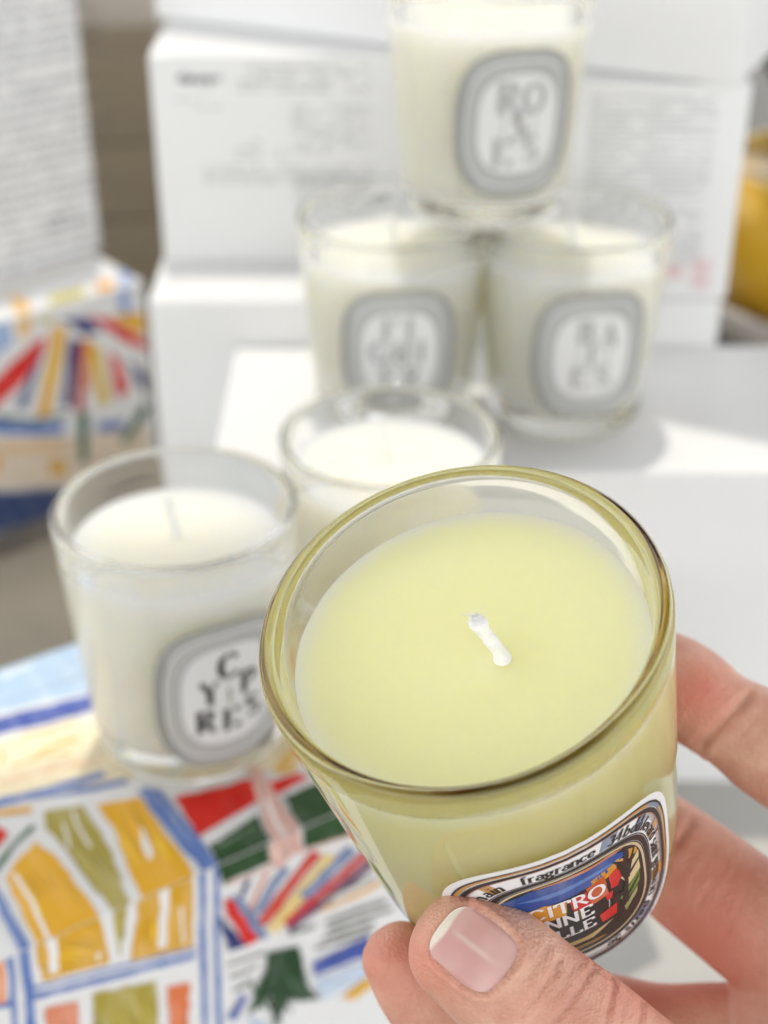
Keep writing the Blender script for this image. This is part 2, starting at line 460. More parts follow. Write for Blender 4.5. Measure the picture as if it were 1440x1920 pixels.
# near painted box, the one the near white candle stands on
yawN = math.radians(33)
e = Vector((math.cos(yawN), math.sin(yawN), 0)); nrm = Vector((-math.sin(yawN), math.cos(yawN), 0))
ep = on_z(365, 1642, 10.0)
cornerN = ep - e * 12.0; cornerN.z = 0.6
LN, DN = 27.0, 10.2
near_box, fN, tN = new_box('painted_box', cornerN, yawN, LN, DN, 9.4,
    'painted gift box with yellow cabanas lying under the pair of open white candles', 'gift box', 'gift boxes with a painted beach picture', bev=0.012)
lim = (0.004, LN - .004, 0.004, DN - .004, -.42)
top_items = [
    (LBL, [(-160, 1292), (140, 1196), (560, 1050), (620, 1110), (150, 1300), (-160, 1370)], 0, .35),
    ((225, 236, 246), [(0, 1262), (70, 1238), (60, 1250), (0, 1276)], 0, .3),
    (BLU2, [(-160, 1385), (150, 1308), (700, 1130), (700, 1160), (150, 1340), (-160, 1415)], 0, .25),
    (CRM, [(-160, 1425), (150, 1352), (700, 1175), (720, 1330), (560, 1440), (260, 1455), (-160, 1530)], 0, .3),
    ((236, 190, 90), [(0, 1412), (14, 1400), (6, 1432), (0, 1436)], 0, .5),
    ((238, 196, 100), [(66, 1416), (104, 1398), (150, 1384)], .16, .5),
    ((238, 200, 110), [(40, 1378), (86, 1370), (140, 1352)], .10, .6),
    ((236, 186, 96), [(20, 1440), (74, 1420), (130, 1412)], .10, .6),
    ((240, 205, 165), [(0, 1470), (110, 1436), (190, 1428)], .2, .5),
    ((238, 196, 110), [(590, 1330), (560, 1400), (520, 1450)], .35, .5),
    ((236, 190, 130), [(640, 1300), (620, 1380)], .4, .5),
    (BLU, [(-160, 1540), (0, 1506), (90, 1482), (195, 1452)], .26, .45),
    (BLU, [(0, 1500), (120, 1488), (238, 1466)], .2, .55),
    (BLU, [(268, 1480), (322, 1548), (396, 1632)], .34, .4),
    (BLU, [(292, 1482), (345, 1544), (408, 1626)], .16, .5),
    (OLI, [(82, 1522), (157, 1511), (205, 1590), (240, 1692), (212, 1704), (124, 1594), (86, 1556)], 0, .25),
    (YEL, [(180, 1511), (259, 1496), (277, 1519), (311, 1567), (366, 1641), (262, 1686), (232, 1605), (217, 1560)], 0, .15),
    (WHT, [(262, 1549), (272, 1560), (287, 1606), (280, 1616), (270, 1596)], 0, 0),
    (WHT, [(118, 1545), (126, 1570), (130, 1592)], .06, 0),
    (WHT, [(136, 1522), (146, 1552), (170, 1590)], .07, 0),
    (YEL, [(67, 1579), (109, 1612), (165, 1687), (184, 1716), (112, 1742), (64, 1760), (11, 1650), (26, 1624)], 0, .15),
    (WHT, [(26, 1640), (60, 1690), (84, 1750)], .10, 0),
    ((90, 122, 96), [(64, 1549), (30, 1580), (-30, 1660)], .16, .4),
    (RED, [(-40, 1540), (0, 1552), (16, 1564), (-30, 1620)], 0, .2),
    (YEL, [(-60, 1530), (0, 1526), (60, 1519)], .2, .3),
    (BLU, [(-40, 1640), (0, 1690), (40, 1772)], .22, .4),
    (RED, [(327, 1497), (433, 1473), (473, 1460), (487, 1500), (373, 1570)], 0, .05),
    (RED, [(498, 1470), (560, 1452), (580, 1460), (517, 1492)], 0, .05),
    (YEL, [(520, 1453), (560, 1438), (552, 1450)], 0, .4),
    (PINK, [(463, 1440), (487, 1440), (515, 1490), (554, 1545), (505, 1568), (492, 1530)], 0, .35),
    (WHT, [(500, 1500), (512, 1530), (522, 1556)], .1, 0),
    (GRN, [(393, 1587), (483, 1530), (500, 1568), (402, 1624)], 0, .12),
    ((70, 104, 62), [(405, 1592), (478, 1552)], .1, .3),
    (GRN, [(533, 1497), (590, 1472), (680, 1450), (690, 1478), (556, 1540)], 0, .12),
]
front_items = [
    (YEL2, [(62, 1762), (186, 1716), (205, 1806), (79, 1841)], 0, .2),
    (WHT, [(88, 1756), (107, 1750), (110, 1820), (94, 1826)], 0, 0),
    (WHT, [(180, 1790), (190, 1784), (184, 1806)], 0, 0),
    (OLI, [(210, 1708), (242, 1696), (226, 1796)], 0, .25),
    (YEL2, [(261, 1688), (364, 1648), (360, 1777), (244, 1802)], 0, .25),
    (WHT, [(300, 1674), (318, 1668), (312, 1774), (296, 1780)], 0, 0),
    (WHT, [(340, 1700), (344, 1770)], .08, 0),
    (BLU, [(64, 1868), (210, 1832), (368, 1790)], .2, .45),
    (BLU, [(64, 1852), (210, 1815), (368, 1776)], .10, .6),
    (BLU, [(380, 1640), (380, 1760), (386, 1990)], .17, .45),
    (BLU, [(406, 1630), (406, 1760), (412, 1990)], .16, .45),
    (BLU, [(14, 1770), (24, 1850), (30, 1990)], .16, .5),
    (BLU, [(42, 1768), (54, 1850), (60, 1990)], .24, .4),
    (BLU, [(-120, 1900), (24, 1880)], .2, .5),
    ((226, 140, 104), [(84, 1890), (146, 1876), (150, 1990), (90, 2000)], 0, .2),
    (OLI, [(172, 1862), (292, 1840), (300, 1980), (178, 1990)], 0, .25),
    ((228, 122, 66), [(312, 1850), (355, 1840), (352, 1980), (322, 1985)], 0, .2),
    ((240, 160, 120), [(-60, 1800), (4, 1780), (10, 1880), (-60, 1890)], 0, .2),
    (GRN, [(402, 1626), (500, 1570), (507, 1615), (425, 1652), (420, 1660)], 0, .12),
    (GRN, [(558, 1540), (690, 1480), (700, 1550), (650, 1565), (570, 1588)], 0, .12),
    (PINK, [(505, 1570), (552, 1549), (565, 1590), (520, 1628), (505, 1620)], 0, .35),
    (PINK, [(425, 1657), (470, 1640), (520, 1620)], .08, .3),
    (PINK, [(556, 1598), (620, 1576), (690, 1556)], .08, .3),
    (NAVY, [(410, 1715), (462, 1772), (427, 1782)], 0, .1),
    (RED, [(420, 1683), (440, 1690), (486, 1760), (463, 1772), (424, 1716)], 0, .15),
    (BGR, [(430, 1677), (457, 1684), (505, 1757), (484, 1760)], 0, .3),
    (NAVY, [(452, 1680), (465, 1648)], .14, .2),
    ((224, 130, 84), [(467, 1706), (482, 1670), (500, 1636)], .10, .3),
    (BGR, [(482, 1710), (505, 1668), (536, 1626)], .27, .3),
    ((214, 66, 46), [(490, 1730), (540, 1664), (594, 1597)], .38, .15),
    ((238, 210, 130), [(508, 1746), (560, 1680), (618, 1602)], .42, .3),
    (BGR, [(566, 1682), (610, 1638), (660, 1590)], .44, .3),
    ((206, 56, 56), [(534, 1733), (610, 1666), (700, 1588)], .36, .15),
    ((96, 44, 92), [(540, 1742), (620, 1678), (712, 1604)], .28, .2),
    ((236, 196, 150), [(600, 1706), (660, 1680), (720, 1648)], .2, .3),
    (YEL, [(655, 1682), (700, 1662)], .12, .4),
    ((150, 152, 140), [(600, 1690), (700, 1640)], .1, .4),
    ((112, 114, 106), [(610, 1728), (660, 1708), (724, 1688)], .13, .5),
    ((112, 114, 106), [(614, 1742), (670, 1722), (734, 1702)], .13, .5),
    ((112, 114, 106), [(606, 1758), (660, 1742), (700, 1728)], .13, .5),
    ((112, 114, 106), [(590, 1776), (640, 1762), (700, 1742)], .13, .5),
    ((112, 114, 106), [(540, 1750), (590, 1734)], .13, .5),
    (GREY, [(425, 1808), (460, 1796), (494, 1784)], .08, .4),
    (GREY, [(430, 1830), (455, 1822), (480, 1808)], .10, .4),
    (GREY, [(436, 1856), (455, 1846), (474, 1834)], .12, .3),
    ((200, 216, 236), [(590, 1836), (690, 1800), (700, 1826), (600, 1872)], 0, .4),
    (BLU2, [(583, 1803), (690, 1752), (696, 1786), (587, 1828)], 0, .12),
    (YEL, [(640, 1868), (697, 1822), (720, 1826), (663, 1872)], 0, .2),
    (BLU2, [(423, 1905), (453, 1862), (463, 1866), (440, 1912)], 0, .2),
    ((190, 206, 232), [(460, 1905), (520, 1930), (500, 1960)], 0, .3),
    ((30, 66, 34), [(498, 1784), (558, 1772), (566, 1812), (576, 1848), (598, 1870), (560, 1876), (542, 1866),
           (528, 1896), (512, 1926), (512, 1886), (505, 1862), (484, 1886), (462, 1902), (474, 1874), (484, 1843), (498, 1812)], 0, .12),
]
art(tN, top_items, lim)
art(fN, front_items, (0.004, LN - .004, 0.004, 9.396, .36))

# painted box standing at the back left
yawL = math.radians(39)
cL = on_z(268, 527, 10.0)
eL = Vector((math.cos(yawL), math.sin(yawL), 0))
LL, DL = 16.0, 9.5
cornerL = cL - eL * LL; cornerL.z = 0.0
left_box, fL, tL = new_box('painted_box', cornerL, yawL, LL, DL, 10.0,
    'painted gift box with a striped parasol picture standing below the tall white carton', 'gift box', 'gift boxes with a painted beach picture', bev=0.06)
art(fL, [
    ((232, 214, 190), [(-80, 826), (140, 818), (280, 800), (276, 880), (110, 912), (-80, 918)], 0, .3),
    ((150, 176, 220), [(-60, 560), (8, 575), (26, 640), (-40, 700)], 0, .4),
    ((240, 190, 110), [(28, 600), (58, 592), (58, 622), (40, 640)], 0, .3),
    ((214, 206, 150), [(62, 600), (100, 590), (96, 612)], 0, .3),
    ((140, 168, 220), [(228, 540), (236, 590)], .5, .4),
    (YEL, [(208, 590), (270, 586), (270, 630), (240, 615)], 0, .2),
    (RED, [(163, 590), (207, 598), (276, 642), (272, 658), (230, 640)], 0, .15),
    (NAVY, [(112, 596), (167, 595), (190, 622), (163, 629)], 0, .15),
    (NAVY, [(240, 673), (276, 704), (276, 744), (262, 724)], 0, .15),
    (RED, [(203, 655), (222, 672), (242, 730), (220, 750)], 0, .15),
    ((228, 190, 40), [(163, 635), (187, 653), (207, 753), (187, 762), (178, 700)], 0, .2),
    ((230, 140, 60), [(152, 636), (168, 636), (172, 720), (160, 745)], 0, .3),
    ((190, 60, 50), [(146, 640), (156, 640), (158, 770), (140, 770)], 0, .5),
    ((52, 40, 110), [(128, 632), (150, 640), (140, 700), (133, 764), (115, 764), (124, 690)], 0, .15),
    (YEL, [(100, 611), (123, 611), (116, 670), (92, 782), (69, 778), (88, 680)], 0, .2),
    ((84, 104, 152), [(72, 660), (84, 650), (50, 766), (29, 765)], 0, .3),
    (RED, [(80, 631), (89, 637), (62, 690), (30, 730), (-40, 790), (-60, 760), (33, 670)], 0, .15),
    ((80, 112, 92), [(-10, 780), (60, 790), (124, 776)], .2, .5),
    (BLU, [(-60, 796), (60, 806), (120, 802)], .55, .3),
    (BLU, [(182, 800), (232, 796)], .5, .4),
    ((72, 110, 84), [(145, 772), (166, 772), (164, 866), (149, 866)], 0, .2),
    ((72, 110, 84), [(276, 760), (250, 800), (230, 828)], .5, .2),
    (YEL, [(-20, 852), (6, 860), (-10, 890)], 0, .3),
    ((226, 170, 40), [(90, 862), (128, 866), (122, 890), (94, 888)], 0, .2),
    ((236, 190, 120), [(0, 840), (120, 836)], .3, .4),
    ((70, 112, 80), [(190, 868), (216, 880), (206, 912), (186, 900)], 0, .2),
    ((226, 186, 50), [(240, 856), (276, 850), (272, 890), (240, 890)], 0, .3),
    ((56, 76, 122), [(-100, 924), (110, 918), (300, 880), (300, 960), (-100, 1010)], 0, .15),
], (0.06, LL - .06, 0.06, 9.92))
art(tL, [
    ((224, 216, 200), [(-60, 566), (0, 544), (170, 488)], .6, .3),
    ((240, 168, 60), [(180, 530), (212, 524), (214, 545), (184, 556)], 0, .2),
    ((196, 186, 90), [(90, 556), (155, 538), (160, 556), (96, 580)], 0, .3),
    ((242, 190, 110), [(14, 556), (44, 556), (62, 590), (46, 604), (30, 586)], 0, .3),
    ((140, 168, 220), [(225, 505), (240, 520), (232, 536)], .45, .4),
], (0.06, LL - .06, 0.06, DL - .06))

def words(pr, face, quad_px, pitch, hh, m, gap=0.12, fill=0.93, start=0):
    """rows of small print too fine to read, filling the face region between two photo corners"""
    (u0, v0), (u1, v1) = face.uv(*quad_px[0]), face.uv(*quad_px[1])
    u0, u1 = min(u0, u1), max(u0, u1); v0, v1 = min(v0, v1), max(v0, v1)
    v = v1
    while v > v0:
        u = u0
        end = u0 + (u1 - u0) * (1 if random.random() < .75 else random.uniform(.45, .95))
        while u < end:
            L = random.uniform(.12, .55)
            if random.random() < fill:
                x = u
                while x < min(u + L, u1):
                    k = random.choice((.6, .6, 1.0))
                    pr.poly([(x, v), (x + hh * .32, v), (x + hh * .32, v + hh * k), (x, v + hh * k)], m, 1)
                    if random.random() < .6:
                        pr.poly([(x, v + hh * .52), (x + hh * .7, v + hh * .52), (x + hh * .7, v + hh * .66), (x, v + hh * .66)], m, 2)
                    x += hh * .85
            u += L + gap
        v -= pitch

# tall white carton standing on it
cW = on_z(190, 470, 10.0)
cornerW = cW - eL * 15.0; cornerW.z = 10.0
tall_box, fW, _ = new_box('white_carton', cornerW, yawL, 15.0, 6.5, 16.0,
    'tall white carton covered in grey print standing on the parasol painted box', 'carton', 'white product cartons', bev=0.07)
pr = Print()
words(pr, fW, ((-60, 560), (176, -60)), 0.50, 0.24, M_TEXT)
words(pr, fW, ((96, 448), (160, 400)), 0.4, 0.26, M_TEXTD)
fW.build('small_print', pr)

# white blocks and cartons of the display
yC = 39.8
plinth, fC, tC = new_box('display_block', Vector((-5.3, yC, 0.6)), 0, 22.5, 9.25, 12.4,
    'wide low white display block under the three stacked candles', 'display block', bev=0.07)
riser, fB, tB = new_box('display_block', Vector((-8.35, 49.1, 0.6)), 0, 20.3, 9.6, 14.1,
    'taller white display block behind the candles under the printed cartons', 'display block', bev=0.10)
boxA, fA, _ = new_box('white_carton', Vector((-8.25, 52.95, 14.7)), 0, 8.85, 7.6, 7.6,
    'white carton with lines of grey print left of the topmost candle', 'carton', 'white product cartons', bev=0.08)
boxD, fD, _ = new_box('white_carton', Vector((2.4, 49.3, 14.7)), 0, 9.72, 7.6, 7.6,
    'white carton with dense fine print right of the topmost candle', 'carton', 'white product cartons', bev=0.08)
pA = on_z(292, 33, 22.35)
yawU = math.radians(-25.8)
boxU, fU, _ = new_box('white_carton', Vector((pA.x, pA.y, 22.35)), yawU, 22.4, 7.6, 10.0,
    'plain long white carton lying across the two printed cartons', 'carton', 'white product cartons', bev=0.10)
eU = Vector((math.cos(yawU), math.sin(yawU), 0)); nU = Vector((-math.sin(yawU), math.cos(yawU), 0))
pV = pA + eU * 11.6 + nU * .15  # carton added above the view to shade the right of the display block
boxShade, _, _ = new_box('white_carton', Vector((pV.x, pV.y, 32.35)), yawU, 10.6, 7.2, 13.0,
    'unseen white carton added for its shadow on the right end of the plain long white carton', 'carton', 'white product cartons', bev=0.08)
pr = Print()
words(pr, fA, ((450, 180), (690, 130)), 0.26, 0.14, M_TEXT, fill=.85)
words(pr, fA, ((330, 205), (425, 175)), 0.28, 0.10, M_TEXT, fill=.6)
words(pr, fA, ((550, 290), (690, 205)), 0.26, 0.13, M_TEXT, fill=.85)
words(pr, fA, ((385, 345), (700, 318)), 0.25, 0.13, M_TEXT)
words(pr, fA, ((560, 480), (735, 335)), 0.25, 0.14, M_TEXT)
words(pr, fA, ((440, 300), (530, 270)), 0.25, 0.11, M_TEXT, fill=.7)
fA.build('small_print', pr)
pr = Print()
words(pr, fD, ((1085, 500), (1345, 185)), 0.20, 0.10, M_TEXT, gap=.06)
for q in (((1252, 498), (1280, 522)), ((1300, 488), (1330, 540))):
    (a, b), (c, d) = fD.uv(*q[0]), fD.uv(*q[1])
    for k in range(5):
        x = a + (c - a) * k / 5
        pr.poly([(x, d), (x + .07, d), (x + .07, b), (x, b)], M_PINK, 3)
    pr.poly([(a, d), (c, d), (c, d + .07), (a, d + .07)], M_PINK, 4)
    pr.poly([(a, b - .07), (c, b - .07), (c, b), (a, b)], M_PINK, 4)
fD.build('small_print', pr)

def word_print(face, txt, p0, height, m):
    """the carton's name in plain bold type"""
    cu = bpy.data.curves.new('t', 'FONT'); cu.body = txt; cu.size = 1.0; cu.offset = 0.03
    ob = bpy.data.objects.new('t', cu); C.objects.link(ob)
    dg = bpy.context.evaluated_depsgraph_get()
    me = ob.evaluated_get(dg).to_mesh()
    u, v = face.uv(*p0)
    pr = Print(); pr.mat(m)
    pr.v = [(u + q.co.x * height, v + q.co.y * height, 2) for q in me.vertices]
    pr.f = [list(p.vertices) for p in me.polygons]; pr.m = [0] * len(pr.f)
    bpy.data.objects.remove(ob)
    return face.build('name_print', pr)
word_print(fA, 'diptyque', (333, 154), 0.46, M_TEXTD)

# things further back
M_TAUPE = simple('taupe_cardboard', (0.56, 0.50, 0.42), 0.75, 0.15, 12, 0.2, 60)
M_DKBR = simple('dark_wood', (0.26, 0.21, 0.14), 0.6, 0.3, 14, 0.3, 50)
o = box_mesh('cardboard_carton', 44, 20, 26, M_TAUPE, None, 0.4, (-42, 97, 0.0), 0.12)
tag(o, 'taupe cardboard carton seen in the gap between the two stacks of white cartons', 'carton')
lid = box_mesh('lid', 45, 21, 1.2, M_TAUPE, o, 0.3, (-0.5, -0.8, 19.6))
o = box_mesh('wooden_crate', 16, 8, 14, M_DKBR, None, 0.2, (-29, 84, 0.0), 0.1)
tag(o, 'dark brown wooden crate low in the gap behind the parasol painted box', 'crate')
for k in range(3):
    box_mesh('slat', 16.2, 0.5, 4.5, M_DKBR, o, 0.06, (-0.1, -0.52, 0.2 + 4.6 * k))

M_SHADE_PANEL = simple('brown_shade_panel', (0.16, 0.11, 0.07), 0.8, 0.2, 20)
shade_front = box_mesh('shade_panel', 276, 112, 1.5, M_SHADE_PANEL, None, 0.5, (-124.5, -77.8, 125), math.radians(10))  # unseen panel, added to keep the sun off the foreground
tag(shade_front, 'brown panel added overhead out of view to shade the hand and the yellow candle', 'shade_panel')

shade_back = box_mesh('shade_panel', 276, 130, 1.5, M_SHADE_PANEL, None, 0.5, (-138, 84, 125), math.radians(4))  # second unseen panel, added to cut the sky light from above
tag(shade_back, 'brown panel added overhead out of view beyond the white cartons to dim the sky', 'shade_panel')

def lathe(name, prof, mat, parent=None, seg=64, smooth=True, closed=False):
    v, f = [], []
    n = len(prof)
    for i in range(seg):
        a = 2 * math.pi * i / seg
        for r, z in prof: v.append((r * math.cos(a), r * math.sin(a), z))
    for i in range(seg):
        j = (i + 1) % seg
        for k in range(n - 1 if not closed else n):
            l = (k + 1) % n
            f.append((i * n + k, j * n + k, j * n + l, i * n + l))
    o = mesh(name, v, f, mat, parent, smooth)
    bm = bmesh.new(); bm.from_mesh(o.data)
    bmesh.ops.remove_doubles(bm, verts=bm.verts, dist=1e-7)
    bmesh.ops.recalc_face_normals(bm, faces=bm.faces)
    bm.to_mesh(o.data); bm.free()
    if smooth: o.data.polygons.foreach_set('use_smooth', [True] * len(o.data.polygons))
    return o

# yellow flower pot on a saucer at the right edge
M_POT = simple('yellow_glaze', (0.66, 0.38, 0.015), 0.3, 0.15, 20)
M_SAUC = simple('grey_ceramic', (0.42, 0.39, 0.36), 0.5, 0.1, 30)
M_LEAF = simple('dark_leaf', (0.05, 0.075, 0.02), 0.5, 0.4, 40)
pot = empty('plant_pot', (20.3, 63.0, 0.0))
tag(pot, 'yellow plant pot with dark green leaves at the right edge behind the cartons', 'potted plant')
lathe('stand', [(0, 0), (5.0, 0), (5.6, 8.0), (0, 8.0)], simple('black_stand', (0.06, 0.06, 0.055), 0.5), pot)
lathe('saucer', [(0, 8.02), (5.6, 8.02), (6.4, 9.6), (6.1, 9.8), (5.4, 8.7), (0, 8.5)], M_SAUC, pot)
lathe('pot', [(0, 8.6), (4.9, 8.6), (5.3, 12.0), (5.6, 15.2), (5.3, 15.2), (5.1, 14.7), (0, 14.5)], M_POT, pot)
lv, lf = [], []
rq = random.Random(5)
for k in range(54):
    a = rq.uniform(0, 6.283); L = rq.uniform(5, 13); up = rq.uniform(.8, 1.5)
    d = Vector((math.cos(a), math.sin(a), 0)); s_ = Vector((-d.y, d.x, 0))
    base = Vector((0, 0, 14.5)) + d * rq.uniform(0, 3.0); wd = rq.uniform(.7, 1.5)
    for j in range(6):
        f = j / 5
        p = base + d * (L * f * .5) + Vector((0, 0, L * up * f - L * .5 * f * f))
        ww = wd * math.sin(math.pi * (0.12 + 0.86 * f))
        i0 = len(lv)
        lv += [p - s_ * ww, p + Vector((0, 0, -.15 * ww)), p + s_ * ww]
        if j:
            lf += [(i0 - 3, i0 - 2, i0 + 1, i0), (i0 - 2, i0 - 1, i0 + 2, i0 + 1)]
mesh('leaves', lv, lf, M_LEAF, pot, True)['kind'] = 'stuff'

# ------------------------------------------------------------------ candles
R_RIM, R_BASE, HG, RC = 3.0, 2.5, 6.8, 0.75
def r_out(z):
    if z < RC:
        t = math.acos(max(-1, min(1, 1 - z / RC)))
        return R_BASE - RC + RC * math.sin(t)
    f = (z - RC) / (HG - RC)
    return R_BASE + (R_RIM - R_BASE) * (f ** 0.85)

def glass_profile():
    p = [(0, 0.10), (1.2, 0.06), (1.62, 0.0)]
    for i in range(1, 9):
        z = RC * (1 - math.cos(math.pi / 2 * i / 8))
        if z > 0.03: p.append((r_out(z), z))
    for i in range(1, 15):
        z = RC + (HG - 0.16 - RC) * i / 14
        p.append((r_out(z), z))
    ro = r_out(HG - .16)
    th = 0.26                                     # lip, gently swollen
    for i in range(1, 12):
        a = math.pi * i / 12
        p.append((ro - th / 2 + math.cos(a) * th / 2, HG - .16 + math.sin(a) * 0.15))
    for i in range(0, 14):                        # inside wall
        z = HG - 0.18 - (HG - 0.18 - 1.45) * i / 13
        p.append((r_out(z) - th - 0.10 * min(1, (HG - z) / 1.2), z))
    ri = p[-1][0]
    for i in range(1, 7):
        a = math.pi / 2 * i / 6
        p.append((ri - 0.5 + 0.5 * math.cos(a), 1.45 - 0.5 * math.sin(a)))
    p.append((1.0, 0.93)); p.append((0, 0.92))
    return p

def wax_profile(top):
    p = [(0, 0.90), (1.0, 0.91)]
    ri = r_out(1.45) - .36
    e = 0.012
    for i in range(6, 0, -1):
        a = math.pi / 2 * i / 6
        p.append((ri - 0.5 + 0.5 * math.cos(a) + e, 1.45 - 0.5 * math.sin(a) - e))
    for i in range(0, 12):
        z = 1.45 + (top - 0.06 - 1.45) * i / 11
        p.append((r_out(z) - .26 - 0.10 * min(1, (HG - z) / 1.2) + e, z))
    rt = p[-1][0]
    for k in (.02, .06, .14, .3):
        p.append((rt - k, top - 0.06 + 0.045 * (1 - math.exp(-k / .06))))
    for f in (.84, .8, .74, .68, .62, .56, .5, .45, .4, .35, .3, .26, .22, .18, .15, .12, .09, .06, .03):
        p.append((rt * f, top - .015 + 0.02 * math.exp(-(f / .12) ** 2) - 0.02 * (1 - f) * f))
    p.append((0, top + .005))
    return p

def ring_pts(hw, hh, ex, n=112):
    out = []
    for i in range(n):
        a = 2 * math.pi * i / n
        c, s_ = math.cos(a), math.sin(a)
        out.append((hw * math.copysign(abs(c) ** (2 / ex), c), hh * math.copysign(abs(s_) ** (2 / ex), s_)))
    return out

def resample(pts, n):
    P = pts + [pts[0]]
    d = [0]
    for a, b in zip(P[:-1], P[1:]): d.append(d[-1] + math.hypot(b[0] - a[0], b[1] - a[1]))
    out = []; k = 0
    for i in range(n):
        s_ = d[-1] * i / n
        while d[k + 1] < s_: k += 1
        f = (s_ - d[k]) / (d[k + 1] - d[k] + 1e-9)
        out.append((P[k][0] + (P[k + 1][0] - P[k][0]) * f, P[k][1] + (P[k + 1][1] - P[k][1]) * f))
    return out, d[-1]

class Label:
    HW, HH, EX = 1.86, 2.12, 2.9
    def __init__(self): self.pr = Print()
    def pts(self, d):
        return ring_pts(self.HW - d, self.HH - d, self.EX)
    def band(self, d0, d1, m, h, sel=None):
        a, b = self.pts(d0), self.pts(d1)
        n = len(a)
        for i in range(n):
            if sel and not sel(i / n): continue
            j = (i + 1) % n
            self.pr.poly([a[i], a[j], b[j], b[i]], m, h)
    def disc(self, d, m, h):
        prev = d
        for k in (.25, .5, .75, .97):
            nx = d + (self.HW - d) * k
            self.band(prev, nx, m, h); prev = nx
    def ring_text(self, s, d, size, m, h, start, **kw):
        """text running clockwise, letters standing on the ring at inset d; start = fraction of the ring (clockwise from the top)"""
        P = list(reversed(self.pts(d)))
        P, L = resample(P, 400)
        # rotate so that index 0 is the top centre
        k0 = min(range(400), key=lambda i: abs(P[i][0]) + (0 if P[i][1] > 0 else 99))
        P = P[k0:] + P[:k0]
        pos = start * L
        for ch in s:
            adv = G[ch][0] * size * kw.get('sx', 1)
            c = (pos + adv / 2) / L * 400
            i = int(c) % 400
            x, y = P[i]; a_, b_ = P[(i - 4) % 400], P[(i + 4) % 400]
            rot = math.atan2(b_[1] - a_[1], b_[0] - a_[0])
            self.pr.text(ch, x - math.cos(rot) * adv / 2, y - math.sin(rot) * adv / 2, size, m, h, rot=rot, **kw)
            pos += adv
        return pos / L
    def build(self, parent, phi, zc):
        def f(u, v, h):
            z = zc + v
            r = r_out(z) + 0.006 + 0.0012 * h
            a = phi + u / r_out(z)
            return (r * math.cos(a), r * math.sin(a), z)
        return self.pr.build('label', f, parent)

M_LWHITE = simple('label_white', (0.80, 0.80, 0.79), 0.45)
M_LGREY = simple('label_grey', (0.33, 0.335, 0.315), 0.45)
M_LGREY2 = simple('label_pale_grey', (0.42, 0.425, 0.405), 0.45)
M_LINK = simple('label_black', (0.02, 0.022, 0.02), 0.4)
M_LTXT = simple('label_letter_grey', (0.36, 0.365, 0.355), 0.45)
M_LFIELD = simple('label_field', (0.66, 0.66, 0.645), 0.45)

def grey_label(letters, ink):
    L = Label()
    L.disc(0.0, M_LGREY, 0)
    L.band(0.0, 0.05, simple('label_edge', (0.24, 0.245, 0.235), .45), 1)
    L.band(0.10, 0.14, M_LGREY2, 1)
    L.band(0.26, 0.31, M_LFIELD, 1)
    L.band(0.31, 0.60, M_LGREY2, 1)
    L.ring_text('34 boulevard saint germain * paris 5e * 34 boulevard saint germain * paris', 0.53, 0.15, M_LTXT, 3, 0.02)
    L.band(0.60, 0.67, M_LTXT if ink is M_LINK else M_LGREY, 2)
    L.disc(0.67, M_LFIELD, 2)
    for ch, x, y, sz in letters:
        sz *= 1.38; x *= 1.08; y *= 1.12; wd = G[ch][0] * sz
        L.pr.text(ch, x - wd / 2, y - sz / 2, sz, ink, 5, 0.27, 0.085)
    return L

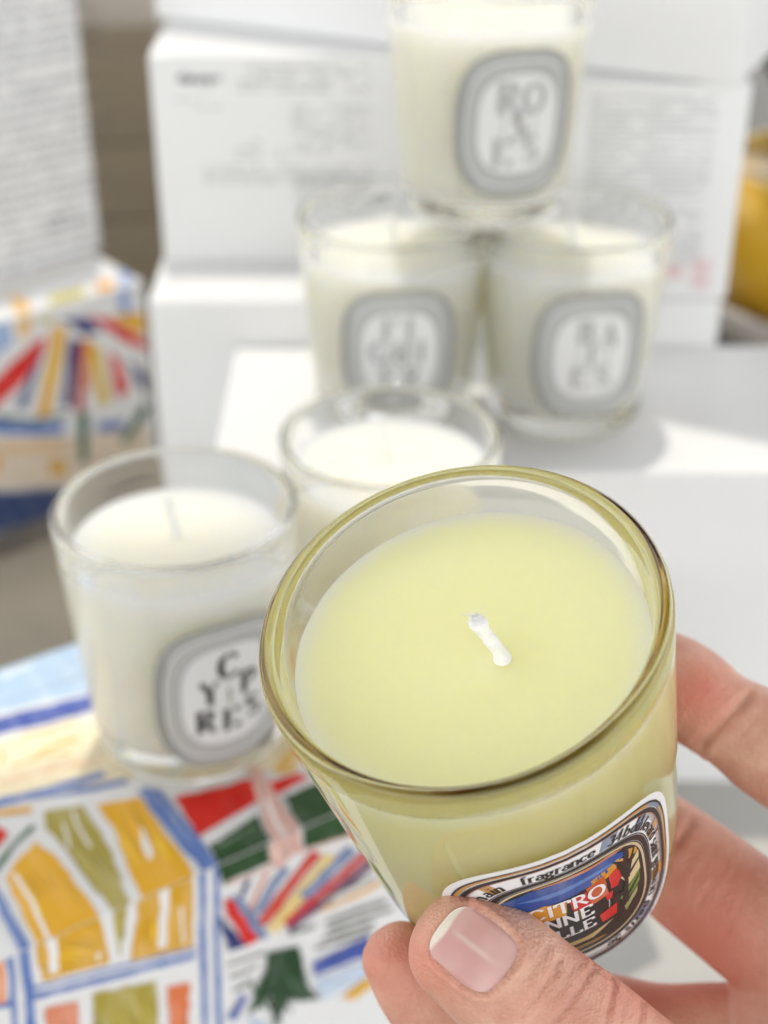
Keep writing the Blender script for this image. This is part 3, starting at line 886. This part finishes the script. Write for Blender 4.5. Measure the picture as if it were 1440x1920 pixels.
def make_candle(loc, label, wax, top, lab, phi, zc=3.35, wick_lean=(-.1, .08), wick_off=(0, 0), rot=None, group=None, glass=None):
    root = empty('candle', loc)
    if rot: root.rotation_mode = 'QUATERNION'; root.rotation_quaternion = rot
    tag(root, label, 'candle', group)
    lathe('glass_jar', glass_profile(), glass or M_GLASS, root, 128)
    wx = lathe('wax', wax_profile(top), wax, root, 128)
    wo = Vector((*wick_off, 0)) * S
    # soft unevenness of the poured surface
    for v in wx.data.vertices:
        if v.co.z > (top - .1) * S:
            dw = (Vector((v.co.x, v.co.y, 0)) - wo).length / S
            v.co.z += 0.0006 * math.exp(-(dw / .22) ** 2) - 0.00022 * math.exp(-((dw - .55) / .2) ** 2) + 0.0004 * math.exp(-((v.co.x / S - .92) ** 2 + (v.co.y / S + .16) ** 2) / .006) + 0.00016 * mnoise.noise(v.co * 90)
    # wick: twisted cotton with a ragged tip
    vs, fs = [], []
    n, rows = 24, 34
    for j in range(rows):
        f = j / (rows - 1)
        bend = f * (0.7 + .3 * f)
        c = Vector((wick_off[0] + wick_lean[0] * bend + .012 * math.sin(f * 7), wick_off[1] + wick_lean[1] * f, top - .05 + 0.92 * f))
        rr = 0.104 + 0.04 * math.exp(-((f - 0.05) / .08) ** 2) + 0.026 * math.exp(-((f - .90) / .13) ** 2)
        if j >= rows - 3: rr *= (.9, .72, .4)[j - rows + 3]
        for i in range(n):
            a = 2 * math.pi * i / n
            tw = abs(math.sin(1.5 * (a - f * 6.0))) * .5 + abs(math.sin(1.5 * (a + f * 6.0))) * .5
            q = rr * (.86 + .22 * tw + .10 * mnoise.noise((math.cos(a) * 2, math.sin(a) * 2, f * 16)))
            vs.append((c.x + q * math.cos(a), c.y + q * math.sin(a), c.z + (random.uniform(-.03, .03) if j >= rows - 2 else 0)))
    for j in range(rows - 1):
        for i in range(n):
            k = (i + 1) % n
            fs.append((j * n + i, j * n + k, (j + 1) * n + k, (j + 1) * n + i))
    fs.append(tuple(range((rows - 1) * n, rows * n)))
    tip_c = Vector((wick_off[0] + wick_lean[0], wick_off[1] + wick_lean[1], top + .85))
    for k in range(26):                               # loose cotton fibres
        f = 1 if k < 16 else random.uniform(.1, .95)
        c = Vector((wick_off[0] + wick_lean[0] * f, wick_off[1] + wick_lean[1] * f, top - .06 + .92 * f))
        d = Vector((random.uniform(-1, 1), random.uniform(-1, 1), random.uniform(-.2, 1.2 if k < 16 else .6))).normalized()
        sd = d.cross(Vector((.3, .5, .8))).normalized() * .009
        L_ = random.uniform(.08, .17); bnd = Vector((random.uniform(-1, 1), random.uniform(-1, 1), -.6)) * .05
        i0 = len(vs)
        for q_ in range(4):
            g = q_ / 3; p = c + d * (.05 + L_ * g) + bnd * g * g; ww = (1 - .7 * g)
            up = d.cross(sd).normalized() * .009
            vs.extend([p + sd * ww, p - sd * .5 * ww + up * .87 * ww, p - sd * .5 * ww - up * .87 * ww])
            if q_:
                for e_ in range(3):
                    fs.append((i0 + 3 * q_ - 3 + e_, i0 + 3 * q_ - 3 + (e_ + 1) % 3, i0 + 3 * q_ + (e_ + 1) % 3, i0 + 3 * q_ + e_))
    mesh('wick', vs, fs, M_WICK, root, True)
    if lab: lab.build(root, phi, zc)
    return root

GRP = 'white candles in clear glass jars'
def facing(loc, turn):
    """label direction: towards the lens, turned by some degrees to the right"""
    return math.atan2(-loc[1], -loc[0]) + math.radians(turn)

zN = 10.0 + 0.015
l1 = on_z(364, 1374, zN)
cyp = make_candle((l1.x, l1.y, zN), 'white candle lettered CYPRES on the painted box left of the yellow one', M_WAX, 5.85,
    grey_label([('C', .0, .78, .50), ('Y', -.46, .16, .46), ('P', .46, .22, .46), ('R', -.58, -.60, .46), ('E', .02, -.66, .46), ('S', .60, -.52, .44)], M_LINK), facing(l1, 20), 3.0,
    (-.18, .15), group=GRP)
cyp.scale = (1.0, 1.0, 1.045)
tmid = 40.3
pm = at(732, 872, tmid)
make_candle((pm.x, pm.y, zN), 'open white candle between the lettered pyramid and the yellow candle', M_WAX, 5.95, None, 0, wick_lean=(-.2, .2), group=GRP)
zC = 13.0 + .015
lf_, lb_ = on_z(737, 772, zC), on_z(1054, 775, zC)
make_candle((lf_.x, lf_.y, zC), 'white candle lettered FIGUIER at bottom left of the three stacked ones', M_WAX, 5.8,
    grey_label([('F', -.28, .80, .52), ('I', .28, .80, .52), ('G', -.58, .08, .5), ('U', .06, .08, .5), ('I', .62, .08, .5), ('E', -.3, -.68, .5), ('R', .36, -.68, .5)], M_LTXT), facing(lf_, 4), 3.3, group=GRP)
make_candle((lb_.x, lb_.y, zC), 'white candle lettered BAIES at bottom right of the three stacked ones', M_WAX, 5.8,
    grey_label([('B', -.26, .76, .52), ('A', .42, .60, .52), ('I', -.05, .08, .5), ('E', -.36, -.66, .5), ('S', .36, -.62, .5)], M_LTXT), facing(lb_, 17), 3.3, group=GRP)
zR = zC + HG + .005
lr_ = on_z(905, 392, zR)
make_candle((lr_.x, lr_.y, zR), 'white candle lettered ROSES topmost of the stack of three', M_WAX, 5.9,
    grey_label([('R', -.34, .70, .62), ('O', .38, .66, .60), ('S', .02, -.02, .52), ('E', -.42, -.72, .58), ('S', .38, -.66, .54)], M_LTXT), facing(lr_, 20), 3.4, group=GRP)

# ------------------------------------------------------------------ yellow candle held in front
AX = Vector((-.2254566, .66068864, .71600269)).normalized()   # its axis in lens coordinates
RIM = Vector((1.066, -1.454, -21.086))
basec = RIM - AX * HG
Rcw = Matrix(((1, 0, 0), (0, sp, -cp), (0, cp, sp)))
axw = Rcw @ AX
q = Vector((0, 0, 1)).rotation_difference(axw)
b_w = cam2w(basec)
tocam = q.inverted() @ (Vector((0, 0, H)) - cam2w(RIM - AX * 3.5))
phi0 = math.atan2(tocam.y, tocam.x)

def yellow_label():
    L = Label()
    L.HW, L.HH, L.EX = 2.02, 2.15, 3.3
    K = M_LINK
    gold, slate, rust = paint((196, 140, 60), .35), paint((122, 138, 160), .4), paint((176, 110, 84), .4)
    wht = M_LWHITE
    L.disc(0, wht, 0)
    L.band(.115, .145, K, 2)
    L.band(.15, .20, gold, 2, lambda f: .12 < f < .5 or f > .93 or f < .06)
    L.band(.15, .20, slate, 2, lambda f: not (.12 < f < .5 or f > .93 or f < .06))
    L.band(.225, .295, K, 3)
    L.band(.30, .315, rust, 3)
    for a, b in ((.03, .05), (.10, .14), (.19, .22), (.335, .36), (.41, .44), (.52, .56), (.66, .70), (.82, .86), (.94, .97)):
        L.band(.32, .58, gold if random.random() < .5 else (slate if random.random() < .6 else rust), 2, lambda f, a=a, b=b: a < f < b)
    for a, b in ((.108, .118), (.132, .139)):
        L.band(.32, .42, K, 3, lambda f, a=a, b=b: a < f < b)
    per = resample(L.pts(.565), 400)[1]
    tx = dict(thick=.19, thin=.08, slant=.12, sx=1.12)
    L.ring_text('fragrance', .565, .23, K, 6, -.068, **tx)
    L.ring_text('34boulevard saint germain paris 5e', .565, .23, K, 6, .062, **tx)
    L.ring_text('germain', .565, .23, K, 6, -.068 - (sum(G[c][0] for c in 'germain') * .23 * 1.12 + .24) / per, **tx)
    L.band(.60, .615, K, 3)
    L.band(.63, .715, K, 3)
    L.band(.73, .745, K, 3)
    L.band(.745, .79, paint((206, 186, 150), .3), 3)
    # inner picture
    L.disc(.79, K, 3)
    pr = L.pr
    hw, hh = L.HW - .79, L.HH - .79
    def pl(pts, m, h):
        P = rough_poly([(x * hw, y * hh) for x, y in pts], .012, .12)
        def cut(Q, x, sgn):
            out = []
            for i in range(len(Q)):
                a, b = Q[i - 1], Q[i]
                da, db = (a[0] - x) * sgn, (b[0] - x) * sgn
                if da * db < 0:
                    f = da / (da - db); out.append((x, a[1] + (b[1] - a[1]) * f))
                if db >= 0: out.append(b)
            return out
        x = min(q[0] for q in P); x1 = max(q[0] for q in P)
        while x < x1:
            Q = cut(cut(P, x, 1), x + .09, -1) if len(P) > 2 else []
            if len(Q) > 2: pr.poly(Q, m, h)
            x += .09
    tan, org, red_, blu = paint((206, 176, 112), .3), paint((214, 150, 44), .2), paint((206, 34, 28), .1), paint((36, 76, 150), .22)
    pl([(-.96, .30), (-.88, .74), (-.5, .93), (.1, .95), (.55, .92), (.80, .72), (.55, .62), (.2, .54), (-.3, .48), (-.72, .1), (-.93, -.16)], blu, 4)
    pl([(-.8, .70), (-.3, .76), (.3, .78), (.7, .72), (.3, .70), (-.3, .66)], paint((84, 124, 186), .2), 5)
    pl([(-.6, .96), (-.1, .985), (.5, .96), (.8, .86), (.5, .90), (-.1, .93)], paint((196, 128, 92), .3), 5)
    pl([(.2, .62), (.62, .72), (.74, .60), (.5, .48), (.25, .50)], org, 4)
    pl([(-.78, .40), (-.4, .50), (-.12, .44), (-.16, .10), (-.64, .06)], org, 5)
    pl([(-.10, .40), (.14, .46), (.16, .12), (-.06, .12)], red_, 5)
    pl([(.14, .52), (.40, .58), (.42, .10), (.18, .06)], paint((198, 90, 40), .2), 5)
    pl([(.46, .50), (.62, .56), (.68, .40), (.56, .14), (.46, .18)], red_, 6)
    pl([(.36, .10), (.48, .12), (.46, -.04), (.38, -.06)], red_, 5)
    pl([(-.92, -.16), (-.7, .06), (-.5, .08), (-.62, -.20)], paint((120, 140, 160), .3), 5)
    pl([(.24, -.28), (.50, -.25), (.48, -.50), (.26, -.50)], red_, 6)
    pl([(-.80, -.46), (-.50, -.42), (-.46, -.56), (-.7, -.62)], tan, 5)
    pl([(-.62, -.64), (0, -.66), (.42, -.58), (.1, -.76), (-.46, -.76)], tan, 5)
    pl([(-.3, -.82), (.2, -.84), (.3, -.90), (-.2, -.93)], paint((150, 120, 60), .3), 5)
    pl([(.56, -.22), (.92, .08), (.9, -.2), (.62, -.42)], paint((110, 134, 62), .3), 4)
    pl([(.60, -.5), (.86, -.28), (.84, -.42), (.62, -.64)], paint((150, 150, 90), .3), 4)
    pl([(.62, .24), (.95, .52), (.94, .06), (.72, -.06)], paint((214, 196, 150), .3), 4)
    pl([(.80, .74), (.92, .62), (.94, .50), (.78, .52)], paint((196, 150, 70), .3), 4)
    for a0, a1, b0, b1, wd in ((.62, -.45, .72, .25, .06), (.72, .1, .60, .62, .05), (.72, .2, .88, .66, .05), (.70, .15, .96, .34, .04),
                               (.72, .3, .74, .86, .05), (.66, -.2, .46, .0, .05), (.66, -.3, .9, -.05, .04), (.74, .45, .54, .74, .04)):
        dx, dy = b0 - a0, b1 - a1; Ln = math.hypot(dx, dy); nx, ny = -dy / Ln * wd, dx / Ln * wd
        pl([(a0 + nx, a1 + ny), (b0 + nx * .3, b1 + ny * .3), (b0 - nx * .3, b1 - ny * .3), (a0 - nx, a1 - ny)], K, 7)
    pr.text('CITRO', -.62 * hw, .19 * hh, .36, wht, 9, .17, .13, sx=.98, sans=True)
    pr.text('NNE', -.46 * hw, -.14 * hh, .34, wht, 9, .17, .13, sx=1.0, sans=True)
    pr.text('LLE', -.36 * hw, -.46 * hh, .31, wht, 9, .17, .13, sx=1.06, sans=True)
    pr.text('I', -.88 * hw, -.20 * hh, .32, wht, 9, .2, .08)
    return L

yc = make_candle((0, 0, 0), 'yellow candle with a colourful label held up in the hand', M_YWAX, HG - .72, yellow_label(), phi0 + math.radians(8.5), 2.52,
                 (-.26, .14), (.48, -.36), q, glass=M_GLASS2)
yc.location = b_w * S

# ------------------------------------------------------------------ hand
def skin_mat():
    m, t, b = nodes('skin')
    tc = t.nodes.new('ShaderNodeTexCoord')
    n = t.nodes.new('ShaderNodeTexNoise'); n.inputs['Scale'].default_value = 95; n.inputs['Detail'].default_value = 9
    n.inputs['Roughness'].default_value = .6
    r = t.nodes.new('ShaderNodeValToRGB')
    r.color_ramp.elements[0].position = .36; r.color_ramp.elements[1].position = .62
    r.color_ramp.elements[0].color = (0.55, 0.265, 0.185, 1)
    r.color_ramp.elements[1].color = (0.70, 0.415, 0.30, 1)
    at_ = t.nodes.new('ShaderNodeAttribute'); at_.attribute_name = 'blush_shade'
    mx = t.nodes.new('ShaderNodeMix'); mx.data_type = 'RGBA'
    mx.inputs[7].default_value = (0.64, 0.21, 0.145, 1)
    t.links.new(tc.outputs['Object'], n.inputs['Vector']); t.links.new(n.outputs['Fac'], r.inputs[0])
    t.links.new(r.outputs[0], mx.inputs[6]); t.links.new(at_.outputs['Fac'], mx.inputs[0])
    t.links.new(mx.outputs[2], b.inputs['Base Color'])
    b.inputs['Roughness'].default_value = .46
    b.inputs['Specular IOR Level'].default_value = .4
    b.inputs['Subsurface Weight'].default_value = .35
    b.inputs['Subsurface Radius'].default_value = (1, .35, .2)
    b.inputs['Subsurface Scale'].default_value = 0.003
    vo = t.nodes.new('ShaderNodeTexVoronoi'); vo.inputs['Scale'].default_value = 1900
    n2 = t.nodes.new('ShaderNodeTexNoise'); n2.inputs['Scale'].default_value = 500; n2.inputs['Detail'].default_value = 5
    ad = t.nodes.new('ShaderNodeMath'); ad.operation = 'ADD'
    t.links.new(tc.outputs['Object'], vo.inputs['Vector']); t.links.new(tc.outputs['Object'], n2.inputs['Vector'])
    t.links.new(vo.outputs['Distance'], ad.inputs[0]); t.links.new(n2.outputs['Fac'], ad.inputs[1])
    bp = t.nodes.new('ShaderNodeBump'); bp.inputs['Strength'].default_value = .42; bp.inputs['Distance'].default_value = .0004
    t.links.new(ad.outputs[0], bp.inputs['Height']); t.links.new(bp.outputs[0], b.inputs['Normal'])
    return m
M_SKIN = skin_mat()

def catmull(P, n):
    P = [2 * P[0] - P[1]] + list(P) + [2 * P[-1] - P[-2]]
    out = []
    for i in range(1, len(P) - 2):
        for k in range(n):
            t = k / n
            a, b, c, d = P[i - 1], P[i], P[i + 1], P[i + 2]
            out.append(.5 * ((2 * b) + (-a + c) * t + (2 * a - 5 * b + 4 * c - d) * t * t + (-a + 3 * b - 3 * c + d) * t ** 3))
    out.append(P[-2])
    return out

HV, HF = [], []
def limb(joints, flat=0.9, sub=8, seg=28, cap0=0.75):
    """joints: (px, py, depth, half width cm); rounded at the first joint"""
    P = catmull([np.array([*at(x, y, t), r]) for x, y, t, r in joints], sub)
    view = ray(joints[0][0], joints[0][1]).normalized()
    rings = []
    d0 = Vector(P[1][:3] - P[0][:3]).normalized()
    r0 = P[0][3]
    for k in range(7):                                # rounded fingertip
        a = math.pi / 2 * k / 7
        rings.append((Vector(P[0][:3]) - d0 * (r0 * cap0 * math.cos(a)), r0 * max(.02, math.sin(a) ** .8), d0))
    for i, p in enumerate(P):
        a, b = P[max(0, i - 1)], P[min(len(P) - 1, i + 1)]
        rings.append((Vector(p[:3]), p[3], Vector(b[:3] - a[:3]).normalized()))
    i0 = len(HV)
    for c, r, d in rings:
        s_ = d.cross(view).normalized(); u = s_.cross(d).normalized()
        for k in range(seg):
            a = 2 * math.pi * k / seg
            HV.append(c + s_ * (r * math.cos(a)) + u * (r * flat * math.sin(a)))
    for j in range(len(rings) - 1):
        for k in range(seg):
            l = (k + 1) % seg
            HF.append((i0 + j * seg + k, i0 + j * seg + l, i0 + (j + 1) * seg + l, i0 + (j + 1) * seg + k))
    HF.append(tuple(i0 + k for k in range(seg))[::-1])
    HF.append(tuple(i0 + (len(rings) - 1) * seg + k for k in range(seg)))

# thumb, in front of the jar
limb([(868, 1772, 21.75, .86), (930, 1818, 21.75, .95), (1010, 1880, 21.8, .96), (1090, 1944, 21.9, 1.0), (1180, 2016, 22.1, 1.0),
      (1300, 2110, 22.4, 1.05), (1440, 2220, 22.9, 1.3), (1600, 2330, 23.6, 1.7)], .86, cap0=.85)
# index finger, its tip behind the jar on the right
limb([(1190, 1236, 26.9, .70), (1250, 1272, 26.6, .84), (1300, 1306, 26.4, .86), (1358, 1346, 26.3, .79), (1440, 1394, 26.2, .95),
      (1540, 1462, 26.0, .98), (1640, 1560, 25.8, 1.0), (1740, 1720, 25.4, 1.1), (1800, 1900, 25.0, 1.4)], .92)
# middle finger, behind the jar lower down
limb([(1120, 1500, 28.0, .8), (1200, 1560, 27.6, .95), (1290, 1634, 27.2, 1.06), (1390, 1712, 26.8, 1.10), (1500, 1800, 26.3, 1.15),
      (1620, 1920, 25.6, 1.4), (1720, 2060, 25.0, 1.8)], .92)
# ring finger, under the foot of the jar with its tip coming out at the left
limb([(742, 1790, 24.3, .60), (790, 1850, 24.6, .76), (860, 1922, 25.2, .84), (960, 1950, 26.0, .84), (1090, 1920, 26.8, .92),
      (1230, 1945, 27.0, .95), (1340, 1955, 26.8, 1.05), (1450, 1975, 26.4, 1.2), (1580, 2050, 25.8, 1.7), (1700, 2150, 25.2, 2.0)], .9)
# palm
limb([(1470, 1905, 26.4, 1.3), (1600, 2010, 26.0, 1.9), (1720, 2150, 25.4, 2.4), (1800, 2350, 24.8, 2.8)], .8)
limb([(1480, 2130, 24.6, 1.5), (1600, 2250, 24.6, 2.0), (1760, 2420, 24.4, 2.6), (1900, 2650, 24.0, 2.7), (2050, 2900, 23.6, 2.6)], .85)

hand = mesh('hand', HV, HF, M_SKIN, None, True)
rm = hand.modifiers.new('r', 'REMESH'); rm.mode = 'VOXEL'; rm.voxel_size = 0.00048; rm.use_smooth_shade = True
smm = hand.modifiers.new('s', 'SMOOTH'); smm.factor = .5; smm.iterations = 22
dg = bpy.context.evaluated_depsgraph_get()
me2 = bpy.data.meshes.new_from_object(hand.evaluated_get(dg))
hand.modifiers.clear()
old = hand.data
hand.data = me2; bpy.data.meshes.remove(old); me2.name = 'hand'
tag(hand, 'right hand with thumb and fingers closed round the yellow candle', 'hand')

# creases, nail bed, skin redness and painted web shade worked into the surface
N = len(me2.vertices)
co = np.empty(N * 3); me2.vertices.foreach_get('co', co); co = co.reshape(N, 3) / S
no = np.empty(N * 3); me2.vertices.foreach_get('normal', no); no = no.reshape(N, 3)
rel = co - np.array([0, 0, H])
Rwc = np.array([[1, 0, 0], [0, sp, cp], [0, -cp, sp]])
cc = rel @ Rwc.T
t_ = -cc[:, 2]
px = 720 + FPX * cc[:, 0] / t_; py = 960 - FPX * cc[:, 1] / t_
facing_cam = ((no @ Rwc.T)[:, 2]) > 0.05
disp = np.zeros(N)
def seg_dist(pl):
    best = np.full(N, 1e9)
    for (x0, y0), (x1, y1) in zip(pl[:-1], pl[1:]):
        dx, dy = x1 - x0, y1 - y0
        u = np.clip(((px - x0) * dx + (py - y0) * dy) / (dx * dx + dy * dy), 0, 1)
        best = np.minimum(best, np.hypot(px - x0 - u * dx, py - y0 - u * dy))
    return best
def crease(pl, width, depth, tmax=23.6, tmin=0):
    d = seg_dist(pl)
    ok = facing_cam & (t_ < tmax) & (t_ > tmin)
    disp[ok] += (-depth * np.exp(-(d[ok] / width) ** 2) + depth * .35 * np.exp(-((d[ok] - width * 2.4) / (width * 1.5)) ** 2))
crease([(1113, 1815), (1090, 1850), (1060, 1893), (1030, 1925)], 5, .03)
crease([(1147, 1824), (1152, 1850), (1140, 1900), (1128, 1960)], 5, .042)
crease([(1205, 1870), (1200, 1920), (1190, 1980)], 6, .035)
crease([(1049, 1800), (1036, 1830), (1016, 1855), (979, 1908)], 5, .035)
crease([(1030, 1770), (1010, 1800), (990, 1830)], 6, .018)
crease([(1316, 1396), (1345, 1366), (1372, 1338), (1402, 1308)], 9, .07, 30, 24)
crease([(1296, 1545), (1270, 1580), (1240, 1600)], 9, .05, 30, 24)
rl = random.Random(3)
for k in range(34):                                   # fine lines across the thumb joint and below it
    u0 = rl.uniform(95, 420); v0 = rl.uniform(-105, 90); Ln = rl.uniform(20, 70); tl = rl.uniform(-.35, .35)
    c0 = (889 + .788 * u0 - .616 * v0, 1781 + .616 * u0 + .788 * v0)
    pts_ = []
    for q_ in range(5):
        w_ = (q_ / 4 - .5) * Ln
        uu = w_ * tl + 4 * math.sin(q_ * 1.7 + k)
        pts_.append((c0[0] + .788 * uu - .616 * w_, c0[1] + .616 * uu + .788 * w_))
    crease(pts_, rl.uniform(2.2, 3.4), rl.uniform(.006, .013))
for k in range(26):                                   # and on the fingers behind
    x0, y0 = rl.uniform(1270, 1430), rl.uniform(1230, 1440)
    crease([(x0 - 14, y0 + 20), (x0, y0), (x0 + 18, y0 - 22)], 5, .006, 30, 24)
    x0, y0 = rl.uniform(1260, 1430), rl.uniform(1540, 1760)
    crease([(x0 - 14, y0 + 24), (x0, y0), (x0 + 16, y0 - 24)], 5, .006, 30, 24)
# thumb nail region in a frame along the thumb
nc = (889, 1781); ax_ = np.array([.788, .616]); bx_ = np.array([-.616, .788])
la = (px - nc[0]) * ax_[0] + (py - nc[1]) * ax_[1]
lb = (px - nc[0]) * bx_[0] + (py - nc[1]) * bx_[1]
NL, NW = 79.0, 66.0
rr = (np.abs(la / NL) ** 3.2 + np.abs(lb / NW) ** 3.2) ** (1 / 3.2)
front = facing_cam & (t_ < 23)
fold = np.exp(-((rr - 1.12) / .10) ** 2) * .055 * np.where(la > -NL * .8, 1, .15)
disp[front] += fold[front]
inside = np.clip((1.04 - rr) / .10, 0, 1) * .045
disp[front] -= inside[front]
co2 = co + no * disp[:, None]
me2.vertices.foreach_set('co', (co2 * S).ravel())
att = me2.attributes.new('blush_shade', 'FLOAT', 'POINT')
def spot(x, y, r, a): return a * np.exp(-(((px - x) ** 2 + (py - y) ** 2) / r ** 2))
blush_shade = spot(1308, 1302, 62, .95) + spot(740, 1800, 100, .55) + spot(830, 1800, 60, .3) + spot(1330, 1790, 130, .85) + spot(1290, 1620, 120, .4) + spot(1200, 1850, 80, .5) + spot(1000, 1900, 60, .15)  # fingertip redness; the spot at the finger web puts its shadow into the colour
att.data.foreach_set('value', np.clip(blush_shade, 0, .9).astype(np.float32))
me2.polygons.foreach_set('use_smooth', [True] * len(me2.polygons))
me2.update()

# thumb nail
from mathutils.bvhtree import BVHTree
bv = BVHTree.FromPolygons([Vector(c) for c in co2], [tuple(p.vertices) for p in me2.polygons])
def nail():
    nu, nv = 56, 48
    raw = []
    org = Vector((0, 0, H))
    for j in range(nv + 1):
        for i in range(nu + 1):
            a, b = -1 + 2 * i / nu, -1 + 2 * j / nv
            # square-ish to rounded outline
            k = (abs(a) ** 3.2 + abs(b) ** 3.2) ** (1 / 3.2); mx_ = max(abs(a), abs(b))
            s_ = mx_ / k if k > 0 else 1
            x = nc[0] + ax_[0] * a * s_ * NL + bx_[0] * b * s_ * NW
            y = nc[1] + ax_[1] * a * s_ * NL + bx_[1] * b * s_ * NW
            d = ray(x, y).normalized()
            hit = bv.ray_cast(org, d)
            raw.append((a * s_, b * s_, x, y, hit[3] if hit[0] else np.nan))
    raw = np.array(raw)
    ok = ~np.isnan(raw[:, 4])
    A = np.stack([np.ones(len(raw)), raw[:, 0], raw[:, 1], raw[:, 0] ** 2, raw[:, 1] ** 2, raw[:, 0] * raw[:, 1], raw[:, 1] ** 4], 1)
    cf, *_ = np.linalg.lstsq(A[ok], raw[ok, 4], rcond=None)
    dep = A @ cf
    vs, fs, fm = [], [], []
    m = len(raw)
    for layer, off in ((0, -.022), (1, .04)):
        for k in range(m):
            a, b, x, y, _ = raw[k]
            lift = off - (.07 * max(0, -a - .5) if layer == 0 else 0) + .035 * max(0, max(a, abs(b)) - .85) / .15 * (1 if a > -.8 else .3) + .0005 * math.sin(b * 31 + 2 * math.sin(b * 9)) * (layer == 0)
            vs.append(org + ray(x, y).normalized() * (dep[k] + lift))
    W = nu + 1
    for j in range(nv):
        for i in range(nu):
            q4 = (j * W + i, j * W + i + 1, (j + 1) * W + i + 1, (j + 1) * W + i)
            fs.append(q4); a = raw[q4[0], 0]; b = raw[q4[0], 1]
            fm.append(0)
    edge = [i for i in range(W)] + [j * W + nu for j in range(1, nv + 1)] + [nv * W + i for i in range(nu - 1, -1, -1)] + [j * W for j in range(nv - 1, 0, -1)]
    for k in range(len(edge)):
        a, b = edge[k], edge[(k + 1) % len(edge)]
        fs.append((a, b, b + m, a + m)); fm.append(0)
    pink, t, b_ = nodes('nail')
    tc = t.nodes.new('ShaderNodeTexCoord'); n = t.nodes.new('ShaderNodeTexNoise'); n.inputs['Scale'].default_value = 130
    mp = t.nodes.new('ShaderNodeMapping'); mp.inputs['Scale'].default_value = (1, 1, 1)
    t.links.new(tc.outputs['Object'], n.inputs['Vector'])
    r = t.nodes.new('ShaderNodeValToRGB')
    r.color_ramp.elements[0].position = .3; r.color_ramp.elements[1].position = .72
    r.color_ramp.elements[0].color = (.56, .30, .265, 1); r.color_ramp.elements[1].color = (.68, .44, .39, 1)
    t.links.new(n.outputs['Fac'], r.inputs[0]); t.links.new(r.outputs[0], b_.inputs['Base Color'])
    b_.inputs['Roughness'].default_value = .36
    b_.inputs['Subsurface Weight'].default_value = .3; b_.inputs['Subsurface Radius'].default_value = (1, .5, .4); b_.inputs['Subsurface Scale'].default_value = .002
    at_ = t.nodes.new('ShaderNodeAttribute'); at_.attribute_name = 'tip'
    mx = t.nodes.new('ShaderNodeMix'); mx.data_type = 'RGBA'; mx.inputs[7].default_value = (.74, .67, .56, 1)
    t.links.new(r.outputs[0], mx.inputs[6]); t.links.new(at_.outputs['Fac'], mx.inputs[0])
    at2 = t.nodes.new('ShaderNodeAttribute'); at2.attribute_name = 'root'
    mx2 = t.nodes.new('ShaderNodeMix'); mx2.data_type = 'RGBA'; mx2.inputs[7].default_value = (.52, .22, .20, 1)
    t.links.new(mx.outputs[2], mx2.inputs[6]); t.links.new(at2.outputs['Fac'], mx2.inputs[0])
    t.links.new(mx2.outputs[2], b_.inputs['Base Color'])
    o = mesh('thumb_nail', vs, fs, [pink], hand, True, fm)
    A_, B_ = raw[:, 0], raw[:, 1]
    edge_ = -.80 - .10 * (1 - B_ ** 2) * 0 + .05 * np.sin(B_ * 5 + 1) * .4
    tipv = np.clip((edge_ - A_) / .07 + .5, 0, 1)
    tipv = np.maximum(tipv, .42 * np.exp(-((B_ + .06) / .075) ** 2) * np.clip((.75 - A_) / .5, 0, 1) * np.clip((A_ + .75) / .3, 0, 1))
    rootv = np.clip((np.maximum(A_, .92 * np.abs(B_)) - .72) / .28, 0, 1) * .55 * (A_ > -.6)
    # ridge and groove along the nail
    for nm, arr in (('tip', tipv), ('root', rootv)):
        at3 = o.data.attributes.new(nm, 'FLOAT', 'POINT')
        at3.data.foreach_set('value', np.concatenate([arr, arr]).astype(np.float32))
    return o
nail()
